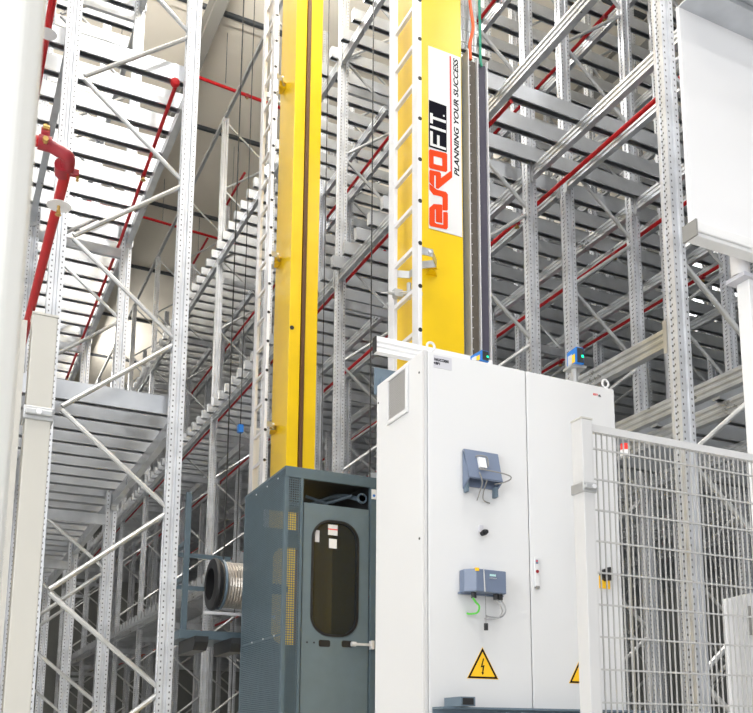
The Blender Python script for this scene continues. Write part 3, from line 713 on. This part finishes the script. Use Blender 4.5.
rel(MB().tube((2.475, 4.03, 2.35), (2.475, 4.03, 2.19), .0015, 5, M_VENT).tube((2.475, 4.03, 2.20), (2.475, 4.03, 2.165), .011, 8, M_BLK), 'plug', None, h)

# things on the cabinet's top
def scanner(x, y, label, s=1.):
    t = thing('laser_sensor', label, 'sensor', (x, y, KZ1))
    m = MB().box(-.026, .026, -.055, .055, .20, .305)
    m.obj('housing', M_BLUE, t, bevel=.004)
    MB().box(-.021, .021, -.057, -.055, .207, .298).obj('lens', M_DARK, t)
    MB().box(-.028, -.026, -.038, -.008, .215, .265).obj('label', M_SIGNY, t)
    MB().box(-.028, -.026, -.005, .038, .215, .275).obj('plate', M_FENCE, t)
    MB().box(.008, .020, -.060, -.057, .24, .255).obj('lamp', M_GREEN, t)
    MB().box(-.05, .05, -.04, .06, .185, .20).tube((-.01, 0, 0), (-.01, 0, .19), .02, 8).box(-.06, .06, -.05, .05, 0, .01).obj('stand', G_TUBE, t)
    return t
s1 = scanner(3.29, 4.30, 'blue sensor box standing at the right end of the cabinet top')
s1.rotation_euler = (0, 0, -.1)
s2 = scanner(2.66, 4.36, 'blue sensor box on the cabinet top just right of the near mast'); s2.location.z = KZ1-.04-.0; s2.rotation_euler=(0,0,.1)
s2.location.z = KZ1
s2.scale = (1, 1, .60)
tag(MB().path([(3.12, 4.4, KZ1+.01), (3.13, 4.38, KZ1+.05), (3.17, 4.4, KZ1+.12), (3.22, 4.42, KZ1+.16), (3.26, 4.5, KZ1+.12), (3.3, 4.5, KZ1+.03)], .007, 8).obj('earth_wire', M_YG, smooth=True), 'yellow green wire looped on the cabinet top', 'wire')
tag(MB().path([(3.14, 4.42, KZ1+.01), (3.19, 4.4, KZ1+.07), (3.23, 4.42, KZ1+.09), (3.29, 4.43, KZ1+.02)], .005, 8).obj('black_wire', M_CABLEW, smooth=True), 'grey wire looped beside the yellow green wire on the cabinet top', 'wire')
tag(MB().path([(2.60, 4.6, KZ1+.01), (2.57, 4.6, KZ1+.10), (2.60, 4.6, KZ1+.19), (2.67, 4.6, KZ1+.20), (2.70, 4.6, KZ1+.1), (2.71, 4.58, KZ1+.01)], .003, 8).obj('black_wire', M_BLK, smooth=True), 'thin black wire loop on the cabinet top beside the near mast', 'wire')
t = thing('aluminium_profile', 'short white aluminium profile lying on the back of the cabinet top', 'profile', (2.07, 4.48, KZ1+.13))
pr_ = [(0, 0), (.045, 0), (.045, .09), (0, .09), (0, .062), (.01, .056), (.01, .05), (0, .044), (0, .034), (.01, .028), (.01, .022), (0, .016)]
MB().prism(pr_, 'x', 0., .75).obj('bar', M_SIGNW, t)
MB().box(-.006, 0, 0, .045, 0, .09).obj('end_cap', M_BLK, t)
MB().box(.3, .4, 0, .045, -.1295, 0).obj('support_block', M_CHAN, t)
tag(MB().box(2.178, 2.40, 4.74, 4.75, 3.60, 3.765).box(2.21, 2.40, 4.70, 4.74, 3.60, 3.70).obj('mounting_plate', M_CHAN), 'blue grey mounting plate behind the top left corner of the cabinet', 'bracket')
# channel in front of cabinet foot
t = thing('steel_channel', 'blue grey steel channel along the foot of the cabinet', 'channel', (2.8, 4.0, 1.6))
rel(MB().prism([(3.97, 1.6), (4.062, 1.6), (4.062, 1.78), (3.97, 1.78), (3.97, 1.770), (4.054, 1.770), (4.054, 1.61), (3.97, 1.61)], 'x', 2.185, 3.5), 'channel', M_CHAN, t)
rel(MB().box(2.25, 2.33, 3.90, 4.06, 1.7815, 1.825), 'square_tube', M_CHAN, t)
rel(MB().box(2.26, 2.32, 3.898, 3.9, 1.787, 1.819).box(2.33, 2.331, 3.95, 4.06, 1.787, 1.819), 'tube_opening', M_BLK, t)

# ------------------------------------------------------------------ fences
def fence_post(x0, x1, y, z1, label, clampz):
    t = thing('fence_post', label, 'post', ((x0+x1)/2, y, 0))
    rel(MB().box(x0, x1, y, y+.06, 0, z1-.004), 'post', t and M_CREAM if x0 < 1 else M_FENCE, t, bevel=.003)
    rel(MB().box(x0-.001, x1+.001, y-.001, y+.061, z1-.004, z1+.002), 'cap', M_CREAM, t)
    rel(MB().box(x0-.006, x1+.006, y-.006, y+.064, clampz-.018, clampz+.018).box(x0-.002, x1+.002, y-.018, y, clampz-.008, clampz+.008), 'clamp', G_TUBE, t, bevel=.003)
    rel(MB().tube((x0+.03, y-.022, clampz), (x0+.03, y-.006, clampz), .008, 6), 'bolt', M_ALU, t)
    return t
fence_post(.170, .232, 2.5, 2.71, 'cream square fence post at the left, with a steel clamp', 2.437)
fence_post(1.915, 1.960, 2.48, 2.70, 'pale square fence post in front of the control cabinet', 2.455)
def fence_panel(x0, x1, y, z1, label, step=.0238, frame_mat=M_FENCE, left_open=False, wires=True):
    t = thing('mesh_fence', label, 'fence', ((x0+x1)/2, y, 0))
    rel(MB().box(x0, x1, y, y+.022, z1-.026, z1), 'frame_rail', frame_mat, t)
    rel(MB().box(x0, x1, y, y+.022, .1, .126), 'frame_rail', frame_mat, t)
    rel(MB().box(x0, x0+(.0 if left_open else 0)+.012, y, y+.022, .126, z1-.026) if x0 > 1 else MB().box(x1-.036, x1, y-.002, y+.022, .1, z1+.0005), 'frame_upright', frame_mat, t)
    if x0 > 1: rel(MB().box(x1-.02, x1, y, y+.022, .126, z1-.026), 'frame_upright', frame_mat, t)
    g = MB(); x = x0+.035
    while x < x1-.01: g.box(x-.0018, x+.0018, y+.009, y+.0135, .12, z1-.02); x += step
    z = z1-.085
    while z > .15: g.box(x0, x1, y+.004, y+.009, z-.0028, z+.0028); z -= .1085
    rel(g, 'wire_mesh', M_WIRE, t)
    return t
fence_panel(1.964, 3.35, 2.5, 2.69, 'pale wire mesh fence panel in front of the racks at the right')
p = fence_panel(-1.1, .158, 2.50, 2.682, 'cream framed mesh fence panel at the far left behind the white casing', frame_mat=M_CREAM)

# white casing right next to the camera
tag(MB().prism([(-.6, .8), (.030, .8), (.044, .81), (.048, .835), (.048, 1.3), (-.6, 1.3)], 'z', 0, 3.2).obj('machine_casing', M_CASING, bevel=.004), 'blurred white casing close to the camera at the left edge', 'casing')

# white curtain panel top right with its profiles and post
t = thing('roller_curtain', 'white panel with aluminium edge rails hanging at the top right', 'panel', (3.5, 3, 3.9))
rel(MB().box(2.985, 4.6, 3.0, 3.02, 3.97, 5.12), 'sheet', M_PANEL, t)
rel(MB().box(2.985, 4.6, 2.975, 3.045, 3.905, 3.925).box(2.985, 4.6, 2.965, 3.0, 3.925, 3.975).box(2.985, 4.6, 2.972, 3.0, 3.93, 3.94), 'bottom_rail', M_SIGNW, t, bevel=.004)
rel(MB().box(2.975, 2.985, 2.96, 3.05, 3.90, 3.98), 'end_cap', M_VENT, t)
rel(MB().box(2.985, 4.6, 2.86, 3.03, 5.12, 5.13).box(2.985, 4.6, 2.86, 2.875, 5.13, 5.20).box(2.985, 4.6, 2.875, 2.885, 5.2, 5.28).box(2.985, 4.6, 2.83, 2.86, 5.15, 5.17), 'top_rail', G_BEAM, t, bevel=.003)
t = thing('white_frame_post', 'white upright with hinge roller below the white panel at the right edge', 'post', (3.5, 3.08, 0))
rel(MB().box(3.41, 3.50, 3.07, 3.15, 0, 3.84), 'upright', M_SIGNW, t, bevel=.004)
rel(MB().tube((3.40, 3.11, 3.86), (3.40, 3.11, 4.02), .045, 20), 'roller', M_ALU, t, smooth=True)
rel(MB().box(3.36, 3.60, 3.05, 3.17, 3.835, 3.855), 'bracket', M_LABEL, t)

# white box behind the mesh at bottom right
t = thing('switch_box', 'tall white box behind the mesh fence at the lower right corner', 'box', (3.45, 3.3, 0))
rel(MB().prism([(3.36, 0), (3.62, 0), (3.62, 2.345), (3.53, 2.325), (3.36, 2.285)], 'y', 3.3, 3.32), 'body', M_WHITE, t, bevel=.004)
rel(MB().box(3.505, 3.52, 3.285, 3.3, 2.13, 2.26).box(3.495, 3.53, 3.28, 3.3, 2.12, 2.135), 'hinge', M_VENT, t)
t = thing('stack_light', 'small red and white signal lamp right of the cabinet, seen through the mesh', 'lamp', (3.05, 3.6, 0))
rel(MB().tube((3.045, 3.6, 0), (3.045, 3.6, 3.03), .006, 8, M_PURL).tube((3.045, 3.6, 3.03), (3.045, 3.6, 3.062), .024, 12, M_SIGNW), 'pole', None, t)
rel(MB().tube((3.045, 3.6, 3.062), (3.045, 3.6, 3.095), .022, 12), 'red_lens', flat('red_lens', (.8, .02, .01), .3), t)

# ------------------------------------------------------------------ added bay lamps and fill light
n = 0
def lamp(x, y, z, sx, sy, power, label, rot=(0, 0, 0)):
    t = thing('added_bay_lamp', label, 'lamp', (x, y, z), 'added high bay lamps under the roof')  # no such lamp is in view; added to light the hall
    MB().box(-sx/2, sx/2, -sy/2, sy/2, .02, .10).obj('housing', M_FENCE, t)
    MB().box(-sx/2+.02, sx/2-.02, -sy/2+.02, sy/2-.02, .0, .02).obj('diffuser', M_LAMP, t)
    MB().tube((0, 0, .1), (0, 0, ZC-z), .01, 6).obj('hanger_rod', M_JOINT, t)
    l = bpy.data.lights.new('bay_fill_light', 'AREA'); l.shape = 'RECTANGLE'; l.size = sx; l.size_y = sy; l.energy = power; l.color = (1, .985, .96)
    lo = bpy.data.objects.new('bay_fill_light', l); COL.objects.link(lo); lo.parent = t; lo.location = (0, 0, -.02)
    l2 = l.copy(); l2.energy = power*(2.4 if x < -1 and y > 5 or y > 30 else 1.9 if y > 5 else .9); l2.size = sx*.9; l2.size_y = sy*.8
    lo = bpy.data.objects.new('roof_fill_uplight', l2); COL.objects.link(lo); lo.parent = t; lo.location = (0, 0, .13); lo.rotation_euler = (PI, 0, 0)  # upward fill added to brighten the roof
for x, y, z, p in [(-2.5, 1.0, 13.6, 220), (7.5, 0.0, 13.6, 220), (2.9, 1.0, 13.6, 260), (2.9, -4, 13.6, 260), (-4, -4, 13.6, 200), (3.1, 7.5, 13.6, 420), (3.1, 12.2, 13.9, 420),
                   (-3.5, 12, 13.6, 300), (-3.5, 20, 13.6, 320), (2.9, 34, 14.6, 420), (12.2, 20, 14.6, 120)]:
    lamp(x, y, z, 1.2, .5, p, 'added white high bay lamp hung under the roof')
def area(name, loc, target, sx, sy, power, col=(1, 1, 1)):
    l = bpy.data.lights.new(name, 'AREA'); l.shape = 'RECTANGLE'; l.size = sx; l.size_y = sy; l.energy = power; l.color = col
    o = bpy.data.objects.new(name, l); COL.objects.link(o); o.location = loc
    o.rotation_euler = (Vector(target)-Vector(loc)).to_track_quat('-Z', 'Y').to_euler()
area('front_fill_light', (0, -8.5, 6), (3, 10, 5), 16, 9, 520, (.97, .985, 1))  # fill added behind the camera; no window stands there
area('left_fill_light', (-9.9, -2.6, 4.8), (8, -2.6, 4.8), 8, 6, 760, (.97, .985, 1))  # fill added at the left wall to brighten the racks

w = bpy.data.worlds.new('world'); sc.world = w; w.use_nodes = True
w.node_tree.nodes['Background'].inputs[0].default_value = (.93, .96, 1, 1)
w.node_tree.nodes['Background'].inputs[1].default_value = .4

# ------------------------------------------------------------------ camera
cd = bpy.data.cameras.new('camera'); cam = bpy.data.objects.new('camera', cd); COL.objects.link(cam)
cd.sensor_fit = 'HORIZONTAL'; cd.sensor_width = 36; cd.lens = 947/753*36
cd.shift_x = -(411-376.5)/753; cd.shift_y = (574-356.5)/753
pit = math.atan(171/947); yaw = math.radians(27)
cam.location = (0, 0, 1.6); cam.rotation_euler = (PI/2+pit, 0, -yaw)
cd.clip_start = .05; cd.clip_end = 200
cd.dof.use_dof = True; cd.dof.focus_distance = 6.0; cd.dof.aperture_fstop = 45.27/3.2
sc.camera = cam
sc.view_settings.view_transform = 'Standard'; sc.view_settings.look = 'None'
sc.view_settings.gamma = 1; sc.view_settings.use_curve_mapping = False
sc.view_settings.exposure = 0.0
